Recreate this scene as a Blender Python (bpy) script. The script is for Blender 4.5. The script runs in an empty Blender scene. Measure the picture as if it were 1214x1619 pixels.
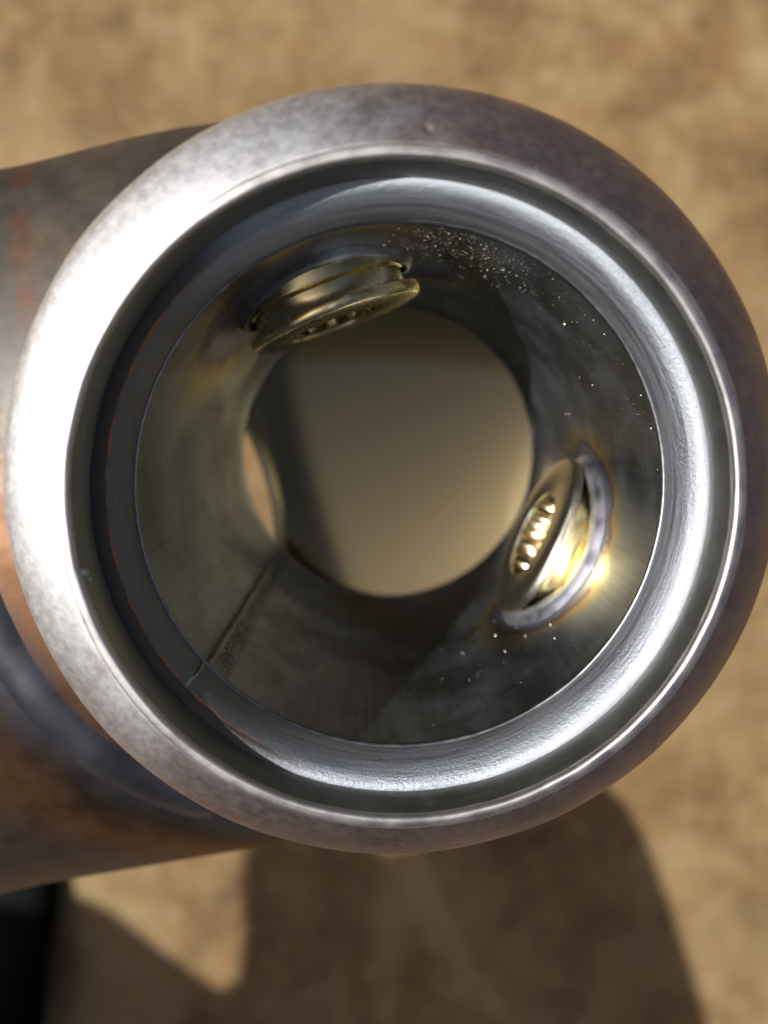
import bpy, bmesh, math, random
from mathutils import Vector, Matrix, noise
import numpy as np

sc = bpy.context.scene
COL = sc.collection
MM = 0.001
H = 1300.0            # rim height over the ground, mm
R = math.radians

# ------------------------------------------------------------------ camera
F_PX, CX, CY = 1169.0, 607.0, 809.5
RIM_DEPTH = 80.0
down_c = Vector((-0.01616, 0.15004, -1.0)).normalized()      # pipe axis in camera axes (x right, y up, -z forward)
rot = down_c.rotation_difference(Vector((0, 0, -1))).to_matrix()
rim_c = Vector((2.145, 0.291, -RIM_DEPTH))
cam_loc = Vector((0, 0, H)) - rot @ rim_c
cd = bpy.data.cameras.new('camera')
cam = bpy.data.objects.new('camera', cd)
COL.objects.link(cam)
cam.matrix_world = Matrix.Translation(cam_loc * MM) @ rot.to_4x4()
cd.sensor_fit = 'VERTICAL'
cd.sensor_height = 36.0
cd.lens = 36.0 * F_PX / 1619.0
cd.clip_start = 0.002
cd.clip_end = 500.0
cd.dof.use_dof = True
cd.dof.focus_distance = 0.094
cd.dof.aperture_fstop = 11.0
sc.camera = cam

# ------------------------------------------------------------------ sky, sun, exposure
SUN_ZEN, SUN_AZ = R(37.5), R(168.5)
sun_dir = Vector((math.cos(SUN_AZ) * math.sin(SUN_ZEN), math.sin(SUN_AZ) * math.sin(SUN_ZEN), math.cos(SUN_ZEN)))
w = bpy.data.worlds.new('World')
sc.world = w
w.use_nodes = True
nt = w.node_tree
sky = nt.nodes.new('ShaderNodeTexSky')
sky.sky_type = 'NISHITA'
sky.sun_disc = False
sky.air_density = 0.8
sky.dust_density = 5.0
sky.ozone_density = 0.5
sky.sun_elevation = math.pi / 2 - SUN_ZEN
sky.sun_rotation = math.atan2(sun_dir.x, sun_dir.y)
bg = nt.nodes['Background']
nt.links.new(sky.outputs['Color'], bg.inputs['Color'])
bg.inputs['Strength'].default_value = 0.05
sl = bpy.data.lights.new('sun', 'SUN')
sl.energy = 5.0
sl.angle = R(0.53)
sl.color = (1.0, 0.98, 0.95)
so = bpy.data.objects.new('sun', sl)
COL.objects.link(so)
so.rotation_euler = sun_dir.to_track_quat('Z', 'Y').to_euler()
so.location = sun_dir * 2.0
vs = sc.view_settings
sc.display_settings.display_device = 'sRGB'
vs.view_transform = 'Standard'
vs.look = 'None'
vs.exposure = 0.0
vs.gamma = 1.0
sc.cycles.use_denoising = True
sc.cycles.max_bounces = 12
sc.cycles.glossy_bounces = 10
sc.cycles.sample_clamp_indirect = 25.0
sc.cycles.caustics_reflective = True
sc.cycles.blur_glossy = 0.3


# ------------------------------------------------------------------ material helpers
class NT:
    def __init__(self, name):
        self.m = bpy.data.materials.new(name)
        self.m.use_nodes = True
        self.t = self.m.node_tree
        self.p = self.t.nodes['Principled BSDF']
        tc = self.t.nodes.new('ShaderNodeTexCoord')
        self.co = self.vmath('SCALE', tc.outputs['Object'], s=1000.0)      # millimetres
        sep = self.t.nodes.new('ShaderNodeSeparateXYZ')
        self.t.links.new(self.co, sep.inputs[0])
        self.x, self.y, self.z = sep.outputs

    def lk(self, a, b):
        if hasattr(a, 'is_output'):
            self.t.links.new(a, b)
        else:
            b.default_value = a

    def math(self, op, a, b=0.0, c=None, clamp=False):
        n = self.t.nodes.new('ShaderNodeMath')
        n.operation = op
        n.use_clamp = clamp
        self.lk(a, n.inputs[0])
        self.lk(b, n.inputs[1])
        if c is not None:
            self.lk(c, n.inputs[2])
        return n.outputs[0]

    def vmath(self, op, a, b=None, s=None):
        n = self.t.nodes.new('ShaderNodeVectorMath')
        n.operation = op
        self.lk(a, n.inputs[0])
        if b is not None:
            self.lk(b, n.inputs[1])
        if s is not None:
            n.inputs['Scale'].default_value = s
        return n.outputs['Value'] if op in ('LENGTH', 'DISTANCE', 'DOT_PRODUCT') else n.outputs['Vector']

    def comb(self, x, y, z):
        n = self.t.nodes.new('ShaderNodeCombineXYZ')
        for v, i in zip((x, y, z), n.inputs):
            self.lk(v, i)
        return n.outputs[0]

    def radius(self):
        return self.vmath('LENGTH', self.comb(self.x, self.y, 0.0))

    def azim(self, deg):
        """cosine of the azimuth difference to deg"""
        u = self.vmath('NORMALIZE', self.comb(self.x, self.y, 0.0))
        return self.vmath('DOT_PRODUCT', u, (math.cos(R(deg)), math.sin(R(deg)), 0.0))

    def noise(self, v=None, scale=1.0, detail=4.0, rough=0.55, w=None, dist=0.0):
        n = self.t.nodes.new('ShaderNodeTexNoise')
        if w is not None:
            n.noise_dimensions = '4D'
            self.lk(w, n.inputs['W'])
        self.lk(v if v is not None else self.co, n.inputs['Vector'])
        n.inputs['Scale'].default_value = scale
        n.inputs['Detail'].default_value = detail
        n.inputs['Roughness'].default_value = rough
        n.inputs['Distortion'].default_value = dist
        return n.outputs['Fac']

    def voro(self, v=None, scale=1.0, feature='F1'):
        n = self.t.nodes.new('ShaderNodeTexVoronoi')
        n.feature = feature
        self.lk(v if v is not None else self.co, n.inputs['Vector'])
        n.inputs['Scale'].default_value = scale
        return n.outputs['Distance']

    def ramp(self, f, stops, interp='LINEAR'):
        n = self.t.nodes.new('ShaderNodeValToRGB')
        n.color_ramp.interpolation = interp
        e = n.color_ramp.elements
        while len(e) < len(stops):
            e.new(0.5)
        for k, (pos, c) in enumerate(stops):
            e[k].position = pos
            e[k].color = (c, c, c, 1) if isinstance(c, (int, float)) else (*c, 1)
        self.lk(f, n.inputs[0])
        return n.outputs['Color']

    def rng(self, f, a, b, c, d, smooth=True):
        n = self.t.nodes.new('ShaderNodeMapRange')
        n.interpolation_type = 'SMOOTHSTEP' if smooth else 'LINEAR'
        for v, i in zip((f, a, b, c, d), range(5)):
            self.lk(v, n.inputs[i])
        return n.outputs[0]

    def mix(self, f, a, b, blend='MIX'):
        n = self.t.nodes.new('ShaderNodeMix')
        n.data_type = 'RGBA'
        n.blend_type = blend
        self.lk(f, n.inputs['Factor'])
        for v, k in ((a, 6), (b, 7)):
            if hasattr(v, 'is_output'):
                self.t.links.new(v, n.inputs[k])
            else:
                n.inputs[k].default_value = (*v, 1)
        return n.outputs[2]

    def bump(self, h, strength=0.3, dist=0.1, prev=None):
        n = self.t.nodes.new('ShaderNodeBump')
        self.lk(strength, n.inputs['Strength'])
        n.inputs['Distance'].default_value = dist * MM
        self.lk(h, n.inputs['Height'])
        if prev is not None:
            self.lk(prev, n.inputs['Normal'])
        return n.outputs['Normal']

    def done(self, color, rough, metal=1.0, normal=None):
        p = self.p
        if hasattr(color, 'is_output'):
            self.t.links.new(color, p.inputs['Base Color'])
        else:
            p.inputs['Base Color'].default_value = (*color, 1)
        self.lk(rough, p.inputs['Roughness'])
        p.inputs['Metallic'].default_value = metal
        if normal is not None:
            self.t.links.new(normal, p.inputs['Normal'])
        return self.m


BUNGS = [(-24.0, 43.5, 25.7), (110.5, 33.5, 24.4)]         # azimuth, depth under the rim, radius of the face

def bung_point(az, t, r):
    return Vector((r * math.cos(R(az)), r * math.sin(R(az)), H - t))

# collar: lightly scaled, hot-rolled steel, warm mauve oxide away from the ground part
def mat_collar():
    n = NT('scaled_collar_steel')
    g = n.noise(scale=0.9, detail=6, rough=0.65)
    fine = n.noise(scale=5.0, detail=4, rough=0.7)
    patch = n.noise(scale=0.09, detail=3)
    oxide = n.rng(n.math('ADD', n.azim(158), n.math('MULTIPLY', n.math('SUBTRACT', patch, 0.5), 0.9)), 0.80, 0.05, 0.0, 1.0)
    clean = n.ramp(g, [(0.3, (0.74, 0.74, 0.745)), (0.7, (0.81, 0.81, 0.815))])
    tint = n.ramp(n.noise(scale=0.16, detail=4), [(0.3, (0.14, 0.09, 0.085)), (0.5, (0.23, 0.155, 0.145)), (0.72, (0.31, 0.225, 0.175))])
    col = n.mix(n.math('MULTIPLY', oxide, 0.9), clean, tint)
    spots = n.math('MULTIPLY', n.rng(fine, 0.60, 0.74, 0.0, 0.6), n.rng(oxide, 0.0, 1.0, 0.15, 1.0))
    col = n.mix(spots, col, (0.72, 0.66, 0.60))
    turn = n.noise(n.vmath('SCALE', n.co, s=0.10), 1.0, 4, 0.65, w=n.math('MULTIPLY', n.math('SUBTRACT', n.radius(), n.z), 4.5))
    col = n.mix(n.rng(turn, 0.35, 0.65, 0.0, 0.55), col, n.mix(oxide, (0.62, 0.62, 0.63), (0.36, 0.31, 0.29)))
    nick = n.rng(n.voro(scale=0.22), 0.0, 0.16, 1.0, 0.0)
    nick = n.math('MULTIPLY', nick, n.rng(n.noise(scale=0.06, detail=2), 0.5, 0.6, 0.0, 1.0))
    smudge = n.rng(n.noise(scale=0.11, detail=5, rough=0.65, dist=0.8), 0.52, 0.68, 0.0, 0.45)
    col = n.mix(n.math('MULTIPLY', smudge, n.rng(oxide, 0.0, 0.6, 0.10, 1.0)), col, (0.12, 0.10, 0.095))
    rough = n.math('ADD', n.rng(g, 0.3, 0.7, 0.44, 0.54), n.math('MULTIPLY', smudge, 0.15))
    b = n.bump(turn, 0.35, 0.08)
    b = n.bump(n.noise(scale=3.5, detail=4, rough=0.7), 0.25, 0.06, b)
    b = n.bump(n.math('SUBTRACT', 1.0, nick), 0.5, 0.25, b)
    b = n.bump(n.noise(scale=0.10, detail=2), 0.12, 0.6, b)
    return n.done(col, rough, 1.0, b)

# machined land and throat wall: turned along the circumference
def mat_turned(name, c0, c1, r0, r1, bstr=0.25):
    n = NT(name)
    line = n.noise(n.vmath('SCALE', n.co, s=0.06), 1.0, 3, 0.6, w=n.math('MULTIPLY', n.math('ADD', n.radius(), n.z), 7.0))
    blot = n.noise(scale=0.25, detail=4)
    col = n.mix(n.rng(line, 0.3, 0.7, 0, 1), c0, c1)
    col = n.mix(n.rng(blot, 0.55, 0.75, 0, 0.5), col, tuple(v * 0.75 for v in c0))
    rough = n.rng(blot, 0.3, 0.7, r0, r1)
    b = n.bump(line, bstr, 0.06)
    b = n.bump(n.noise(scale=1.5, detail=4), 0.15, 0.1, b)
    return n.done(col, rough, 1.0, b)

# shoulder: bead-blasted, satin, darker round the left, with a copper-brown line on the outer part
def mat_shoulder():
    n = NT('satin_shoulder_steel')
    fine = n.noise(scale=6.5, detail=3, rough=0.7)
    band = n.noise(n.vmath('SCALE', n.co, s=0.08), 1.0, 3, 0.6, w=n.math('MULTIPLY', n.z, 1.6))
    col = n.ramp(band, [(0.3, (0.38, 0.40, 0.45)), (0.55, (0.54, 0.57, 0.62)), (0.75, (0.44, 0.46, 0.51))])
    r = n.math('ADD', n.radius(), n.math('MULTIPLY', n.math('SUBTRACT', n.noise(scale=0.5, detail=4), 0.5), 0.35))
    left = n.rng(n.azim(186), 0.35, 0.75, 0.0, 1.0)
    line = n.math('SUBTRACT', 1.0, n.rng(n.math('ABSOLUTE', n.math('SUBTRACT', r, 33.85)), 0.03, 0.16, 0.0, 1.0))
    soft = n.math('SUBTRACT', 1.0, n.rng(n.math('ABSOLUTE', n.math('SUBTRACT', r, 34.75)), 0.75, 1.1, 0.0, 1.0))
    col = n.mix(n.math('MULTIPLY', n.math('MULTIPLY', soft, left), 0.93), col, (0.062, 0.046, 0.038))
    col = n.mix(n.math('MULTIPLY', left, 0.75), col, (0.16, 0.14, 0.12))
    col = n.mix(n.math('MULTIPLY', n.math('MULTIPLY', line, left), n.rng(n.noise(scale=0.35, detail=5, rough=0.7), 0.4, 0.6, 0.2, 1.0)), col, (0.62, 0.27, 0.10))
    rough = n.rng(band, 0.3, 0.7, 0.42, 0.54)
    b = n.bump(fine, 0.6, 0.10)
    b = n.bump(n.noise(scale=2.0, detail=5, rough=0.75), 0.5, 0.25, b)
    b = n.bump(band, 0.4, 0.25, b)
    return n.done(col, rough, 1.0, b)

# bore: smooth drawn tube with heat tint round the bungs, widened into a painted yellow glow at the upper
def mat_bore():
    n = NT('drawn_tube_steel')
    streak = n.noise(n.vmath('MULTIPLY', n.co, (1.0, 1.0, 0.035)), 1.1, 5, 0.6)
    cloud = n.noise(scale=0.09, detail=5, rough=0.6)
    col = n.ramp(n.math('ADD', n.math('MULTIPLY', streak, 0.5), n.math('MULTIPLY', cloud, 0.5)),
                 [(0.34, (0.27, 0.295, 0.33)), (0.5, (0.36, 0.385, 0.425)), (0.66, (0.44, 0.47, 0.515))])
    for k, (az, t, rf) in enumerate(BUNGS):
        amt, far = ((0.95, 24.5), (0.85, 33.0))[k]  # upper bung: wide gold also paints the yellow light on the wall
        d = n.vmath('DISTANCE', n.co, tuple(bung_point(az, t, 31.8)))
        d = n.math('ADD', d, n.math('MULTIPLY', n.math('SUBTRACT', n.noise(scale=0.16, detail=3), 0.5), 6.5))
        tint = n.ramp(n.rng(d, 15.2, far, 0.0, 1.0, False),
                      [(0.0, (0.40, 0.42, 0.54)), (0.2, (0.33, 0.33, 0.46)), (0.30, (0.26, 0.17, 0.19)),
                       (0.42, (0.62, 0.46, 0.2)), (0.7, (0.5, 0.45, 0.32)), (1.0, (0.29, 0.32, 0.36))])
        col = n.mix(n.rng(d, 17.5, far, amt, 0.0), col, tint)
    stain = n.rng(n.noise(scale=0.06, detail=5, dist=0.6), 0.50, 0.66, 0.0, 0.35)
    col = n.mix(stain, col, (0.19, 0.18, 0.17))
    smear = n.math('MULTIPLY', n.rng(n.azim(223.2), 0.9965, 0.9997, 0.0, 0.8), n.rng(n.noise(scale=0.22, detail=4, rough=0.65), 0.3, 0.6, 0.25, 1.0))
    col = n.mix(smear, col, (0.075, 0.072, 0.095))
    rough = n.rng(cloud, 0.3, 0.7, 0.32, 0.46)
    fineline = n.noise(n.vmath('MULTIPLY', n.co, (1.0, 1.0, 0.012)), 5.0, 3, 0.6)
    scr = n.rng(n.voro(n.vmath('MULTIPLY', n.co, (1.0, 1.0, 0.06)), 0.35, 'DISTANCE_TO_EDGE'), 0.0, 0.012, 1.0, 0.0)
    scr = n.math('MULTIPLY', scr, n.rng(n.noise(scale=0.12, detail=3), 0.5, 0.65, 0.0, 1.0))
    col = n.mix(n.math('MULTIPLY', scr, 0.5), col, (0.55, 0.56, 0.58))
    b = n.bump(streak, 0.14, 0.10)
    b = n.bump(fineline, 0.16, 0.04, b)
    b = n.bump(n.noise(scale=3.0, detail=4, rough=0.7), 0.10, 0.05, b)
    return n.done(col, rough, 1.0, b)

# body: rolled steel with heat bands following the welded collar
AX = Vector((-0.971, -0.238, 0.0)).normalized()            # body axis, towards its mouth
AN = Vector((-AX.y, AX.x, 0.0)) * -1.0                      # sideways, up in the photo
def mat_body():
    n = NT('heat_tinted_body_steel')
    wob = n.math('MULTIPLY', n.math('SUBTRACT', n.noise(scale=0.05, detail=4), 0.5), 9.0)
    r = n.math('ADD', n.radius(), wob)
    f = n.rng(r, 44.0, 84.0, 0.0, 1.0, False)
    low = n.ramp(f, [(0.0, (0.20, 0.14, 0.11)), (0.20, (0.20, 0.105, 0.058)), (0.34, (0.17, 0.092, 0.053)), (0.42, (0.075, 0.073, 0.085)),
                     (0.52, (0.08, 0.078, 0.09)), (0.62, (0.08, 0.052, 0.038)), (0.78, (0.17, 0.09, 0.042)), (1.0, (0.12, 0.09, 0.075))])
    up = n.ramp(n.noise(scale=0.05, detail=4), [(0.3, (0.10, 0.095, 0.09)), (0.5, (0.145, 0.135, 0.125)), (0.66, (0.20, 0.16, 0.12))])
    side = n.rng(n.math('ADD', n.y, n.math('MULTIPLY', wob, 1.2)), -14.0, 16.0, 0.0, 1.0)
    col = n.mix(side, low, up)
    col = n.mix(n.rng(n.radius(), 36.0, 43.0, 1.0, 0.0), col, (0.40, 0.335, 0.19))
    d2 = n.vmath('DOT_PRODUCT', n.co, tuple(AX))
    seam = n.math('SUBTRACT', 1.0, n.rng(n.math('ABSOLUTE', n.math('SUBTRACT', n.math('ADD', d2, n.math('MULTIPLY', wob, 0.25)), 45.0)), 0.4, 2.4, 0.0, 1.0))
    col = n.mix(n.math('MULTIPLY', n.math('MULTIPLY', seam, side), n.rng(n.noise(scale=0.09, detail=4), 0.42, 0.6, 0.0, 0.6)), col, (0.22, 0.10, 0.06))
    inside = n.rng(n.radius(), 36.0, 43.0, 1.0, 0.0)
    rough = n.math('ADD', n.math('MULTIPLY', n.rng(n.noise(scale=0.2, detail=4), 0.3, 0.7, 0.50, 0.62), n.math('SUBTRACT', 1.0, inside)), n.math('MULTIPLY', inside, 0.11))
    out = n.math('SUBTRACT', 1.0, inside)
    b = n.bump(n.noise(scale=0.1, detail=2), n.math('MULTIPLY', out, 0.08), 1.5)
    b = n.bump(n.noise(scale=2.0, detail=4), n.math('MULTIPLY', out, 0.15), 0.1, b)
    return n.done(col, rough, 1.0, b)

def mat_straw(name, c0, c1, r0, sc_=0.7):
    n = NT(name)
    g = n.noise(scale=sc_, detail=4)
    col = n.mix(n.rng(g, 0.3, 0.7, 0, 1), c0, c1)
    b = n.bump(n.noise(scale=1.0, detail=1), 0.03, 0.03)
    return n.done(col, n.rng(g, 0.3, 0.7, r0, r0 + 0.05), 1.0, b)

def mat_weld():
    n = NT('blued_weld_metal')
    g = n.noise(scale=0.35, detail=4)
    col = n.ramp(g, [(0.3, (0.56, 0.58, 0.70)), (0.5, (0.72, 0.74, 0.82)), (0.7, (0.62, 0.60, 0.66))])
    b = n.bump(n.noise(scale=1.0, detail=2), 0.10, 0.1)
    return n.done(col, n.rng(g, 0.3, 0.7, 0.34, 0.5), 1.0, b)

def mat_ground():
    n = NT('mottled_brown_ground')
    a = n.noise(scale=0.0042, detail=4, rough=0.6, dist=0.5)
    c = n.noise(scale=0.017, detail=5, rough=0.68)
    f = n.math('ADD', n.math('MULTIPLY', a, 0.58), n.math('MULTIPLY', c, 0.42))
    col = n.ramp(f, [(0.36, (0.088, 0.042, 0.013)), (0.44, (0.14, 0.074, 0.025)), (0.52, (0.215, 0.128, 0.047)), (0.62, (0.32, 0.225, 0.11))])
    big = n.rng(n.noise(scale=0.0022, detail=3, dist=0.4), 0.46, 0.62, 0.0, 0.55)
    col = n.mix(big, col, (0.30, 0.205, 0.095))
    warm = n.rng(n.noise(scale=0.009, detail=4), 0.45, 0.62, 0.0, 0.2)
    col = n.mix(warm, col, (0.30, 0.155, 0.045))
    pale = n.rng(n.noise(scale=0.045, detail=4, rough=0.7), 0.55, 0.68, 0.0, 0.5)
    col = n.mix(pale, col, (0.40, 0.30, 0.165))
    dark = n.rng(n.voro(scale=0.035), 0.05, 0.30, 0.45, 0.0)
    col = n.mix(dark, col, (0.11, 0.06, 0.025))
    grit = n.rng(n.noise(scale=0.3, detail=3, rough=0.7), 0.35, 0.65, 0.0, 1.0)
    col = n.mix(n.math('MULTIPLY', grit, 0.15), col, (0.45, 0.33, 0.18))
    b = n.bump(c, 0.4, 6.0)
    b = n.bump(grit, 0.3, 1.0, b)
    return n.done(col, 0.85, 0.0, b)

def mat_plain(name, col, rough, metal=0.0, spec=0.5):
    n = NT(name)
    n.p.inputs['Specular IOR Level'].default_value = spec
    g = n.noise(scale=0.8, detail=4)
    c = n.mix(g, tuple(v * 0.8 for v in col), tuple(min(1, v * 1.2) for v in col))
    return n.done(c, rough, metal, n.bump(g, 0.15, 0.2))


# ------------------------------------------------------------------ mesh helpers
def link(name, me, mat, parent=None, smooth=True):
    if mat is not None:
        me.materials.append(mat)
    o = bpy.data.objects.new(name, me)
    COL.objects.link(o)
    if parent is not None:
        o.parent = parent
    if smooth:
        me.polygons.foreach_set('use_smooth', [True] * len(me.polygons))
    me.update()
    return o

def mesh(name, verts, faces):
    me = bpy.data.meshes.new(name)
    me.from_pydata([tuple(Vector(v) * MM) for v in verts], [], faces)
    me.validate()
    bm = bmesh.new()
    bm.from_mesh(me)
    bmesh.ops.recalc_face_normals(bm, faces=bm.faces)
    bm.to_mesh(me)
    bm.free()
    return me

def sharpen(o, deg=35):
    m = o.data
    bm = bmesh.new()
    bm.from_mesh(m)
    for e in bm.edges:
        if len(e.link_faces) == 2 and e.calc_face_angle(0) > R(deg):
            e.smooth = False
    bm.to_mesh(m)
    bm.free()

def lathe(prof, n=288, wob=0.0, freq=3.0, off=None, closed=True, seed=0):
    """prof: (radius, depth under rim) in mm, turned about the pipe axis"""
    vs_, fs = [], []
    m = len(prof)
    for j in range(n):
        a = 2 * math.pi * j / n
        ca, sa = math.cos(a), math.sin(a)
        for i, (r, t) in enumerate(prof):
            ox, oy = off(r, t) if off else (0, 0)
            d = noise.noise(Vector((ca * freq, sa * freq, t * 0.15 + seed))) * wob if wob else 0
            vs_.append(((r + d) * ca + ox, (r + d) * sa + oy, H - t + d * 0.5))
    for j in range(n):
        k = (j + 1) % n
        for i in range(m if closed else m - 1):
            q = (i + 1) % m
            fs.append((j * m + i, j * m + q, k * m + q, k * m + i))
    return vs_, fs

def boolean(o, cutters):
    for c in cutters:
        md = o.modifiers.new('cut', 'BOOLEAN')
        md.operation = 'DIFFERENCE'
        md.solver = 'EXACT'
        md.object = c
    bpy.context.view_layer.update()
    dg = bpy.context.evaluated_depsgraph_get()
    me = bpy.data.meshes.new_from_object(o.evaluated_get(dg))
    o.modifiers.clear()
    o.data = me
    for c in cutters:
        bpy.data.objects.remove(c)

def cyl_cutter(p0, p1, r, n=96):
    d = (p1 - p0)
    q = d.to_track_quat('Z', 'Y').to_matrix()
    vs_, fs = [], []
    for j in range(n):
        a = 2 * math.pi * j / n
        e = q @ Vector((r * math.cos(a), r * math.sin(a), 0))
        vs_ += [p0 + e, p1 + e]
    for j in range(n):
        k = (j + 1) % n
        fs.append((2 * j, 2 * k, 2 * k + 1, 2 * j + 1))
    fs.append(tuple(range(0, 2 * n, 2)))
    fs.append(tuple(range(1, 2 * n, 2)))
    return link('cutter', mesh('cutter', vs_, fs), None)

def tag(o, label=None, cat=None, group=None, kind=None):
    for k, v in (('label', label), ('category', cat), ('group', group), ('kind', kind)):
        if v:
            o[k] = v
    return o

def empty(name, loc=(0, 0, 0)):
    o = bpy.data.objects.new(name, None)
    o.empty_display_size = 0.01
    COL.objects.link(o)
    o.location = Vector(loc) * MM
    return o


# ------------------------------------------------------------------ the ground
gs = 20000.0
g = link('ground', mesh('ground', [(-gs, -gs, 0), (gs, -gs, 0), (gs, gs, 0), (-gs, gs, 0)], [(0, 1, 2, 3)]), mat_ground(), None, False)
tag(g, 'mottled brown ground under the steel fitting', kind='structure')

# ------------------------------------------------------------------ the steel fitting
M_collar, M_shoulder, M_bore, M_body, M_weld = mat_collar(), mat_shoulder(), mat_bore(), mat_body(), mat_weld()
M_land = mat_turned('turned_rim_steel', (0.52, 0.48, 0.46), (0.80, 0.77, 0.75), 0.36, 0.50, 0.5)
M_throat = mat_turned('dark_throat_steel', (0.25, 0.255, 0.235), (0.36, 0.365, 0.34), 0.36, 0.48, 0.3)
M_straw = mat_straw('straw_tinted_steel', (0.84, 0.70, 0.30), (0.92, 0.82, 0.45), 0.18)
M_dull = mat_straw('dull_tube_weld', (0.26, 0.27, 0.28), (0.34, 0.35, 0.36), 0.34)
M_satin = mat_straw('satin_golden_steel', (0.86, 0.72, 0.34), (0.95, 0.86, 0.55), 0.24)
M_lip = mat_straw('satin_lip_steel', (0.60, 0.56, 0.44), (0.70, 0.66, 0.53), 0.30)
M_gold = mat_straw('golden_thread_steel', (0.70, 0.58, 0.32), (0.84, 0.72, 0.45), 0.18)
M_seam = mat_straw('seam_weld_steel', (0.20, 0.205, 0.21), (0.32, 0.325, 0.33), 0.32)

root = empty('pipe_fitting')
tag(root, 'heat tinted steel pipe fitting with a thick open collar and two threaded bungs inside', 'pipe fitting')

# collar (rounded flange) lies slightly off centre round the rim
R0 = 37.25
def coff(r, t):
    k = max(0.0, min(1.0, (r - R0) / 6.0))
    return (-0.86 * k, 0.66 * k)
prof = [(R0, 0.16), (37.5, 0.22), (38.2, 0.50), (39.2, 0.93), (40.2, 1.40), (41.1, 1.88), (41.9, 2.40), (42.75, 2.95), (43.5, 3.6), (44.05, 4.35), (44.4, 5.3), (44.6, 6.4), (44.6, 9), (44.0, 14), (43.4, 24), (43.4, 34), (40, 34), (R0, 30), (R0, 12)]
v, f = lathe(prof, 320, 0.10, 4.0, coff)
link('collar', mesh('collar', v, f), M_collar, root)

# machined land of the rim
prof = [(36.05, 0.5), (36.12, 0.14), (36.3, 0.03), (36.5, 0.0), (36.9, 0.02), (37.15, 0.06), (37.35, 0.14), (37.45, 0.4), (37.5, 1.2), (37.4, 3), (36.4, 3.0), (36.02, 1.2)]
v, f = lathe(prof, 288, 0.05, 9.0, seed=4)
link('rim', mesh('rim', v, f), M_land, root)
# throat wall
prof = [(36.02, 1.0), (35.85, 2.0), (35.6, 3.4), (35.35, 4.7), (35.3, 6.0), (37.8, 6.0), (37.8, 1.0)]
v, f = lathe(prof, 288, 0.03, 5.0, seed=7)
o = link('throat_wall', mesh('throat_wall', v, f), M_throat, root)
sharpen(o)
# rounded satin shoulder leading into the tube
def sh_r(u):
    return 35.36 - 3.1 * math.sin(R(4 + 82 * u))
def sh_t(u):
    return 4.75 + 6.0 * (1 - math.cos(R(4 + 82 * u)))
prof = [(36.4, 4.7)] + [(sh_r(k / 18), sh_t(k / 18)) for k in range(19)] + [(32.24, 11.0), (34.5, 11.0)]
v, f = lathe(prof, 288, 0.05, 6.0, seed=11)
link('shoulder', mesh('shoulder', v, f), M_shoulder, root)
# thin step between shoulder and tube
prof = [(32.5, 10.1), (32.12, 10.25), (31.98, 10.5), (32.04, 10.9), (32.4, 11.2)]
v, f = lathe(prof, 288, 0.04, 8.0, seed=13)
link('step_ring', mesh('step_ring', v, f), M_seam, root)

# inner tube
RB = 32.05                                # inner radius of the tube
prof = [(RB, 10.6)] + [(RB + 0.12 * k / 10, 10.6 + 59 * k / 10) for k in range(1, 11)]
for u in range(10, 91, 10):
    prof.append((RB + 0.12 - 1.1 * (1 - math.cos(R(u))), 69.6 + 11.0 * math.sin(R(u))))
prof += [(31.3, 81.2), (32.0, 81.5), (34.0, 75), (34.0, 10.6)]
v, f = lathe(prof, 240, 0.05, 2.5, seed=17)
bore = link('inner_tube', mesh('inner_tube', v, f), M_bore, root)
boolean(bore, [cyl_cutter(bung_point(az, t, 27), bung_point(az, t, 42), 9.0, 48) for az, t, rf in BUNGS])
bore.data.polygons.foreach_set('use_smooth', [True] * len(bore.data.polygons))
sharpen(bore, 40)

# lengthwise weld seam of the inner tube
rnd = random.Random(3)
def seam_strip(az, t0, t1, width, height, rr, n=90):
    vs_, fs = [], []
    for i in range(n + 1):
        t = t0 + (t1 - t0) * i / n
        j = 0.18 * noise.noise(Vector((t * 0.5, 1.3, 0)))
        for k in range(5):
            s = (k - 2) / 2
            hh = height * (1 - s * s) * (0.75 + 0.5 * abs(math.sin(t * 2.1))) - 0.04
            if abs(s) == 0.5:
                hh *= 1.15
            a = R(az) + (s * width / 2 + j) / rr(t)
            vs_.append(((rr(t) - hh) * math.cos(a), (rr(t) - hh) * math.sin(a), H - t))
    for i in range(n):
        for k in range(4):
            fs.append((i * 5 + k, i * 5 + k + 1, (i + 1) * 5 + k + 1, (i + 1) * 5 + k))
    return mesh('seam', vs_, fs)
link('weld_seam', seam_strip(221.5, 10.6, 68, 1.3, 0.22, lambda t: RB), M_seam, root)
link('weld_seam', seam_strip(220.5, 5.3, 10.5, 0.8, 0.14, lambda t: 35.36 - 3.1 * math.sin(math.acos(max(0.0, 1 - max(0.0, t - 4.75) / 6.0)))), M_seam, root)

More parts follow.
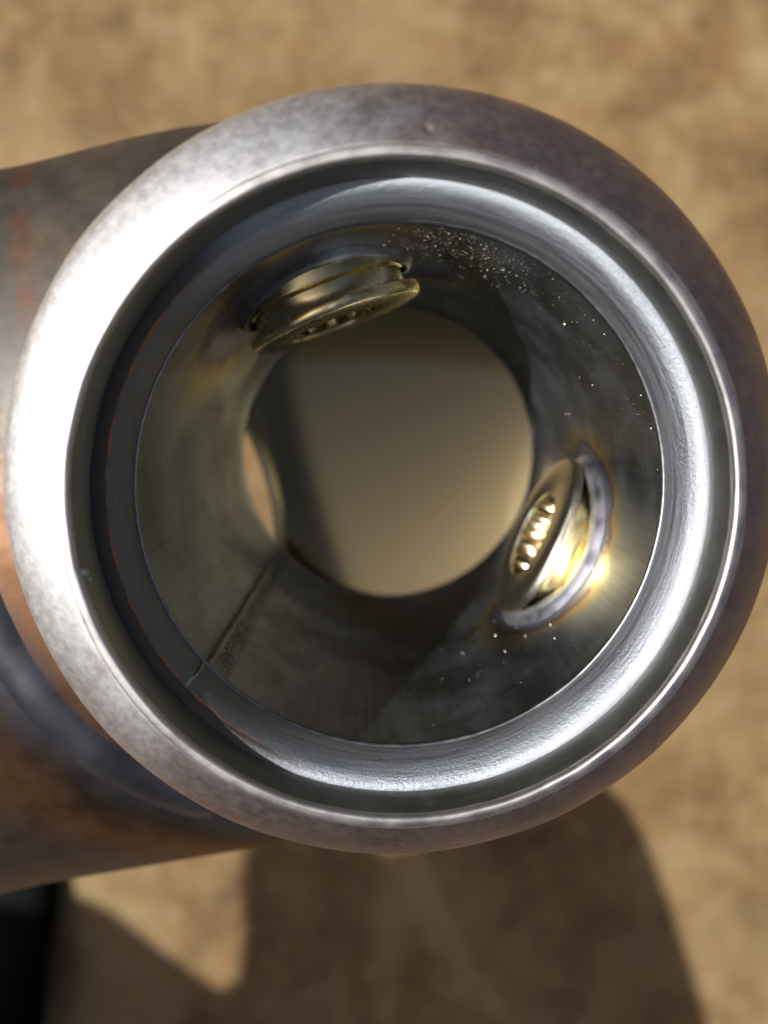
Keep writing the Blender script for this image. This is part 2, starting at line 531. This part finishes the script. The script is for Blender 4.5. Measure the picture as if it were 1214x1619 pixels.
# ------------------------------------------------------------------ threaded bungs
def bung(az, t, rf, BS):
    e = Vector((math.cos(R(az)), math.sin(R(az)), 0))      # outwards
    tg = Vector((-e.y, e.x, 0))
    up = Vector((0, 0, 1))
    c = Vector((0, 0, H - t))
    def P(rho, phi, rad):
        return c + e * rad + tg * (BS * rho * math.cos(phi)) + up * (BS * rho * math.sin(phi))
    r = rf
    b = empty('threaded_bung')
    b.location = (c + e * RB) * MM
    b.parent = root
    def lathe_b(prof, n=96, flute=None):
        vs_, fs = [], []
        m = len(prof)
        for j in range(n):
            a = 2 * math.pi * j / n
            for rho, rad in prof:
                k = flute * math.tanh(2.5 * math.sin(14 * a)) if flute and rho < 8.6 else 0
                vs_.append(P(rho + k, a, rad) - (c + e * RB))
        for j in range(n):
            k = (j + 1) % n
            for i in range(m):
                q = (i + 1) % m
                fs.append((j * m + i, j * m + q, k * m + q, k * m + i))
        return mesh('bung', vs_, fs)
    o = link('flange_lip', lathe_b([(7.9, r + .45), (7.95, r + .12), (8.2, r), (13.6, r), (14.1, r + .12), (14.45, r + .5), (14.5, r + 1.1), (14.35, r + 1.6), (13.6, r + 1.9), (12.6, r + 2.0), (9.3, r + 2.0), (9.3, r + .45)]), M_lip if az < 0 else M_satin, b)
    sharpen(o, 50)
    o = link('neck', lathe_b([(12.7, r + 1.95), (12.5, r + 2.3), (12.45, r + 3.4), (12.6, r + 4.2), (13.0, r + 4.4), (13.7, r + 4.6), (13.8, r + 5.1), (13.8, r + 12), (9.2, r + 12), (9.2, r + 1.95)]), M_straw if az < 0 else M_satin, b)
    sharpen(o, 45)
    o = link('fluted_bore', lathe_b([(8.35, r + .5), (8.35, r + 11.5), (9.25, r + 11.5), (9.25, r + .5)], 312, 0.4), M_gold, b)
    # weld fillet following the wall of the tube
    vs_, fs = [], []
    n, m = 128, 9
    for j in range(n):
        a = 2 * math.pi * j / n
        for i in range(m):
            u = i / (m - 1)
            lump = 0.5 * noise.noise(Vector((math.cos(a) * 2.2, math.sin(a) * 2.2, az)))
            rho = 13.4 + (3.4 + lump * 1.4) * u * (0.78 if az < 0 else 0.5)
            h = 1.5 * (1 - u) ** 1.3 * (1 + 0.5 * lump) + 0.5 * math.sin(math.pi * u) + 0.12 * noise.noise(Vector((math.cos(a) * 9, math.sin(a) * 9, u * 3))) * (1 - u) + 0.07 * (1 - u)
            x = BS * rho * math.cos(a)
            rad = math.sqrt(max(1, RB ** 2 - x * x)) - h
            vs_.append(P(rho, a, rad) - (c + e * RB))
    for j in range(n):
        k = (j + 1) % n
        for i in range(m - 1):
            fs.append((j * m + i, j * m + i + 1, k * m + i + 1, k * m + i))
    link('weld_fillet', mesh('weld_fillet', vs_, fs), M_weld if az < 0 else M_dull, b)
    return b
b1 = bung(*BUNGS[0], 0.965)
b1['label'] = 'bung on the right with a blue heat ring round its weld'
b2 = bung(*BUNGS[1], 0.91)
b2['label'] = 'upper bung with a bright golden side'

# ------------------------------------------------------------------ body the collar is welded on
BT, BD, BW = 58.0, 34.0, 65.0          # depth of the axis, half depth, half width
def body_shell(inset):
    vs_, fs = [], []
    S = [-56] + [30 - 86 * math.cos(R(q)) for q in range(4, 90, 5)] + [30 + 3.0 * q for q in range(0, 22)] + [100, 110, 130, 150]
    S[0] = -55.8
    n = 120
    for s in S:
        wd = math.sqrt(max(0.0, 1 - ((30 - s) / 86.0) ** 2)) if s < 30 else 1.0
        q = max(0.0, min(1.0, (s - 58) / 16.0))
        dip = 0.085 * q * q * (3 - 2 * q) - 0.012 * math.exp(-((s - 56) / 5.0) ** 2)
        W = max(0.6, BW * wd - inset)
        low_ = 0.045 * max(0.0, min(1.0, (s - 40) / 40.0))
        D = max(0.6, BD * wd ** 0.6 * 1.0 - inset)
        for j in range(n):
            a = 2 * math.pi * j / n
            p = AX * (s + (inset if s < -50 else 0)) + AN * (-0.5 + W * math.cos(a) * (1 - dip * max(0.0, math.cos(a)) - low_ * max(0.0, -math.cos(a)))) + Vector((0, 0, H - BT + D * math.sin(a)))
            vs_.append(p)
    for i in range(len(S) - 1):
        for j in range(n):
            k = (j + 1) % n
            fs.append((i * n + j, (i + 1) * n + j, (i + 1) * n + k, i * n + k))
    return vs_, fs, len(S), n
v1, f1, L, n = body_shell(0.0)
v2, f2, _, _ = body_shell(2.0)
off = len(v1)
vs_ = v1 + v2
fs = f1 + [tuple(off + q for q in reversed(x)) for x in f2]
fs.append(tuple(range(n)))
fs.append(tuple(off + j for j in reversed(range(n))))
for j in range(n):
    k = (j + 1) % n
    fs.append(((L - 1) * n + j, off + (L - 1) * n + j, off + (L - 1) * n + k, (L - 1) * n + k))
body = link('body', mesh('body', vs_, fs), M_body, root)
# opening for the tube on top, outlet port in the underside
cut1 = cyl_cutter(Vector((0, 0, H - 10)), Vector((0, 0, H - 66)), 41.0)
pc = AX * 83.4
cut2 = cyl_cutter(pc + Vector((0, 0, H - 72)), pc + Vector((0, 0, H - 110)), 55.3)
boolean(body, [cut1, cut2])
body.data.polygons.foreach_set('use_smooth', [True] * len(body.data.polygons))
sharpen(body, 40)

# raised weld ridge round the foot of the collar
def body_top(x, y):
    n_ = Vector((x, y, 0)).dot(AN) + 0.5
    q = max(0.0, 1 - (n_ / BW) ** 2)
    return H - BT + BD * math.sqrt(q)
def ridge(r0, w, h, a0, a1, n=220, m=9):
    vs_, fs = [], []
    for i in range(n + 1):
        a = R(a0 + (a1 - a0) * i / n)
        rr = r0(a) + 0.7 * noise.noise(Vector((math.cos(a) * 2, math.sin(a) * 2, 2)))
        rip = 0.35 * noise.noise(Vector((i * 0.03, 5, 0)))
        end = min(1.0, i / 12, (n - i) / 12)
        for k in range(m):
            u = 2 * k / (m - 1) - 1
            q = rr + u * w / 2 * (1 + 0.15 * rip)
            x, y = q * math.cos(a), q * math.sin(a)
            vs_.append((x, y, body_top(x, y) + (h + rip) * end * (1 - u * u) - 0.25))
    for i in range(n):
        for k in range(m - 1):
            fs.append((i * m + k, i * m + k + 1, (i + 1) * m + k + 1, (i + 1) * m + k))
    return mesh('ridge', vs_, fs)
link('weld_bead', ridge(lambda a: 61.5, 7.0, 1.1, 183, 243), mat_straw('dark_blued_weld', (0.085, 0.085, 0.10), (0.15, 0.15, 0.175), 0.46, 0.07), root)
# upstanding lip of the outlet port
vs_, fs = [], []
prof = [(55.35, 95), (55.35, 86.6), (55.6, 86.1), (56.1, 85.9), (56.7, 86.2), (57.2, 87.2), (57.6, 89.5), (57.8, 95)]
for j in range(200):
    a = 2 * math.pi * j / 200
    for r_, t_ in prof:
        p = pc + Vector((r_ * math.cos(a), r_ * math.sin(a), 0))
        sag = body_top(p.x, p.y) - (H - BT + BD)
        vs_.append((p.x, p.y, H - t_ - max(-12.0, sag)))
for j in range(200):
    k = (j + 1) % 200
    for i in range(len(prof)):
        q = (i + 1) % len(prof)
        fs.append((j * 8 + i, j * 8 + q, k * 8 + q, k * 8 + i))
link('port_lip', mesh('port_lip', vs_, fs), mat_straw('olive_port_steel', (0.30, 0.28, 0.19), (0.42, 0.39, 0.27), 0.34), root)

# ------------------------------------------------------------------ spatter beads and swarf
def blob(loc, r, nrm, squash=0.6, sub=2, seed=0):
    bm = bmesh.new()
    bmesh.ops.create_icosphere(bm, subdivisions=sub, radius=1.0)
    q = Vector(nrm).to_track_quat('Z', 'Y').to_matrix()
    for v in bm.verts:
        d = 1 + 0.25 * noise.noise(v.co * 1.7 + Vector((seed, 0, 0)))
        v.co = (Vector(loc) + q @ Vector((v.co.x * r * d, v.co.y * r * d, v.co.z * r * squash * d))) * MM
    me = bpy.data.meshes.new('blob')
    bm.to_mesh(me)
    bm.free()
    return me
def on_tube(az, t, rr=32.05):
    return Vector((rr * math.cos(R(az)), rr * math.sin(R(az)), H - t)), Vector((-math.cos(R(az)), -math.sin(R(az)), 0))
p, nn = on_tube(-46, 40.5, RB)
link('weld_spatter', blob(p, 0.95, nn, 0.35, 2, 2), M_straw, root)
p, nn = on_tube(191.5, 1.2, 36.0)
link('weld_spatter', blob(p, 0.7, nn, 0.8, 2, 5), M_land, root)
p, nn = on_tube(193, 2.0, 36.0)
link('weld_spatter', blob(p, 0.5, nn, 0.8, 2, 8), M_land, root)

def flakes(spots):
    vs_, fs = [], []
    for az, t, rr, s in spots:
        p, nn = on_tube(az, t, rr)
        q = nn.to_track_quat('Z', 'Y').to_matrix() @ Matrix.Rotation(rnd.uniform(0, 6.3), 3, 'Z')
        n0 = len(vs_)
        k = rnd.choice((5, 6, 7))
        lng = rnd.uniform(1.0, 1.8)
        for j in range(k):
            a = 2 * math.pi * j / k
            vs_.append(p + q @ Vector((math.cos(a) * s * lng, math.sin(a) * s * rnd.uniform(.6, 1), -0.05)))
        vs_.append(p + q @ Vector((s * rnd.uniform(-.3, .3), s * rnd.uniform(-.3, .3), s * rnd.uniform(.45, .9))))
        for j in range(k):
            fs.append((n0 + j, n0 + (j + 1) % k, n0 + k))
    return mesh('flakes', vs_, fs)
sp = []
for _ in range(26):
    a0, t0 = rnd.gauss(76, 9), 13 + abs(rnd.gauss(0, 8))
    for _ in range(rnd.randint(4, 14)):
        sp.append((a0 + rnd.gauss(0, 1.3), t0 + rnd.gauss(0, 1.2), RB, min(0.28, 0.05 + rnd.expovariate(18))))
for _ in range(420):
    az = rnd.gauss(74, 11)
    t = 12 + abs(rnd.gauss(0, 11))
    sp.append((az, t, RB, min(0.34, 0.06 + rnd.expovariate(15))))
for _ in range(110):
    sp.append((rnd.uniform(5, 60), 11.5 + abs(rnd.gauss(0, 8)), RB, min(0.2, 0.04 + rnd.expovariate(30))))
for _ in range(60):
    sp.append((222 + rnd.gauss(1.5, 2.0), rnd.uniform(12, 24), RB, rnd.uniform(.05, .16)))
for _ in range(120):
    sp.append((rnd.uniform(225, 320), rnd.uniform(12, 45), RB, rnd.uniform(.04, .12)))
for _ in range(60):
    sp.append((rnd.uniform(0, 360), rnd.uniform(12, 70), RB, rnd.uniform(.03, .09)))
M_flake = mat_plain('bright_swarf', (0.78, 0.76, 0.70), 0.3, 1.0)
o = link('metal_swarf', flakes(sp), M_flake, None, False)
tag(o, 'tiny bright metal swarf sprinkled on the inner tube wall', 'swarf', kind='stuff')

# ------------------------------------------------------------------ black shoe on the ground in the lower left corner
def shoe():
    # cross-sections along the foot: (position, half width, height, sideways shift)
    secs = [(0, 26, 48, 0), (6, 33, 66, 0), (30, 37, 92, 0), (60, 37, 102, 0), (95, 36, 96, 1), (130, 38, 80, 3), (165, 43, 64, 5), (200, 47, 55, 6), (230, 46, 49, 5), (255, 39, 42, 2), (272, 28, 34, -2), (282, 12, 24, -5)]
    n = 28
    vs_, fs = [], []
    for y, hw, h, dx in secs:
        for j in range(n):
            a = 2 * math.pi * j / n
            ca, sa = math.cos(a), math.sin(a)
            x = hw * math.copysign(abs(ca) ** 0.7, ca) + dx
            z = 14 + (h - 14) * (0.5 + 0.5 * math.copysign(abs(sa) ** 0.8, sa))
            vs_.append((x * (1 - 0.25 * max(0, sa) ** 2), y, z))
    for i in range(len(secs) - 1):
        for j in range(n):
            k = (j + 1) % n
            fs.append((i * n + j, i * n + k, (i + 1) * n + k, (i + 1) * n + j))
    fs += [tuple(range(n)), tuple((len(secs) - 1) * n + j for j in range(n))]
    upper = mesh('upper', vs_, fs)
    vs_, fs = [], []
    for y, hw, h, dx in secs:
        q = hw + 4
        vs_ += [(-q + dx, y, 0), (-q + dx, y, 17), (q + dx, y, 17), (q + dx, y, 0)]
    for i in range(len(secs) - 1):
        for j in range(4):
            k = (j + 1) % 4
            fs.append((i * 4 + j, i * 4 + k, i * 4 + 4 + k, i * 4 + 4 + j))
    fs += [(0, 1, 2, 3), tuple((len(secs) - 1) * 4 + j for j in range(4))]
    return upper, mesh('sole', vs_, fs)
def floor_px(px, py):
    d = rot @ Vector(((px - CX) / F_PX, -(py - CY) / F_PX, -1.0))
    k = -cam_loc.z / d.z
    return cam_loc + d * k
sh = empty('shoe')
tag(sh, 'black shoe standing on the brown ground in the lower left corner', 'shoe')
up_, so_ = shoe()
o = link('upper', up_, mat_plain('black_shoe_leather', (0.004, 0.005, 0.004), 0.7, 0.0, 0.08), sh)
o.modifiers.new('smooth', 'SUBSURF').render_levels = 2
o = link('sole', so_, mat_plain('black_shoe_rubber', (0.004, 0.005, 0.004), 0.8, 0.0, 0.08), sh, False)
tip = floor_px(43, 1325)
sh.rotation_euler.z = R(-6)
sh.scale = (1.3, 1.6, 1.25)
sh.location = (tip - Matrix.Rotation(R(-6), 3, 'Z') @ Vector((0, 282 * 1.6, 0)) - Vector((0, 0, tip.z))) * MM

# ------------------------------------------------------------------ added unseen shapes beside the frame, outlined to cast the ground shadows
def caster(outline, height, thick, name, mat):
    pts = [floor_px(x, y) + sun_dir * (height / sun_dir.z) for x, y in outline]
    for _ in range(3):
        q = []
        for i in range(len(pts)):
            a, b = pts[i], pts[(i + 1) % len(pts)]
            q += [a * .75 + b * .25, a * .25 + b * .75]
        pts = q
    n = len(pts)
    vs_ = pts + [p + Vector((0, 0, thick)) for p in pts]
    fs = [tuple(range(n)), tuple(range(n, 2 * n))] + [(i, (i + 1) % n, n + (i + 1) % n, n + i) for i in range(n)]
    return link(name, mesh(name, vs_, fs), mat, None, False)
M_blocker = mat_plain('dark_blocker', (0.03, 0.028, 0.026), 0.9)
c1 = caster([(640, 1300), (700, 1200), (925, 1210), (1010, 1360), (1130, 1760), (1020, 2100), (900, 1800), (770, 1560)], 1900, 60, 'shadow_slab_right', M_blocker)  # unseen slab, shaped for the slanting band of shadow
tag(c1, 'dark slab added out of view to cast the right shadow on the ground', 'shadow_caster')
c2 = caster([(375, 1290), (520, 1230), (560, 1330), (520, 1480), (560, 1700), (640, 2100), (-60, 2100), (-60, 1380), (100, 1410), (200, 1490), (330, 1580), (390, 1540)], 2300, 90, 'shadow_slab_left', M_blocker)  # unseen slab, shaped to leave a lit patch beside its shadow
tag(c2, 'dark slab added out of view to cast the left shadow on the ground', 'coat tail')
strips = []  # added unseen slats, spaced to let part of the sun through
for i in range(24):
    xa = 500 + i * 13
    strips.append([(xa, 1372 - i * 3), (xa + 9, 1372 - i * 3), (xa + 89, 2100), (xa + 80, 2100)])
strips.append([(570, 2095), (910, 2095), (910, 2250), (570, 2250)])
vs_, fs = [], []
for st in strips:
    n0 = len(vs_)
    pts = [floor_px(x, y) + sun_dir * (2600 / sun_dir.z) for x, y in st]
    vs_ += pts + [p + Vector((0, 0, 6)) for p in pts]
    fs += [tuple(n0 + q for q in f_) for f_ in ((0, 1, 2, 3), (4, 5, 6, 7), (0, 1, 5, 4), (1, 2, 6, 5), (2, 3, 7, 6), (3, 0, 4, 7))]
o = link('shadow_slats', mesh('shadow_slats', vs_, fs), M_blocker, None, False)
tag(o, 'dark slats added out of view to half shade a stripe of ground', 'shadow_slats')

# ------------------------------------------------------------------ dark block added beside the lens to darken reflections in the steel
def rounded_box(w, d, h, r, n=6):
    bm = bmesh.new()
    bmesh.ops.create_cube(bm, size=1.0)
    for v in bm.verts:
        v.co = Vector((v.co.x * w, v.co.y * d, (v.co.z + .5) * h)) * MM
    bmesh.ops.bevel(bm, geom=bm.edges[:], offset=r * MM, segments=n, profile=0.5, affect='EDGES')
    me = bpy.data.meshes.new('box')
    bm.to_mesh(me)
    bm.free()
    return me
ct = link('reflection_blocker', rounded_box(480, 330, 520, 120), M_blocker)
ct.location = (cam_loc + Vector((-20, -420, 60))) * MM
tag(ct, 'dark block added in place of the photographer to darken reflections in the pipe', 'reflection_blocker')
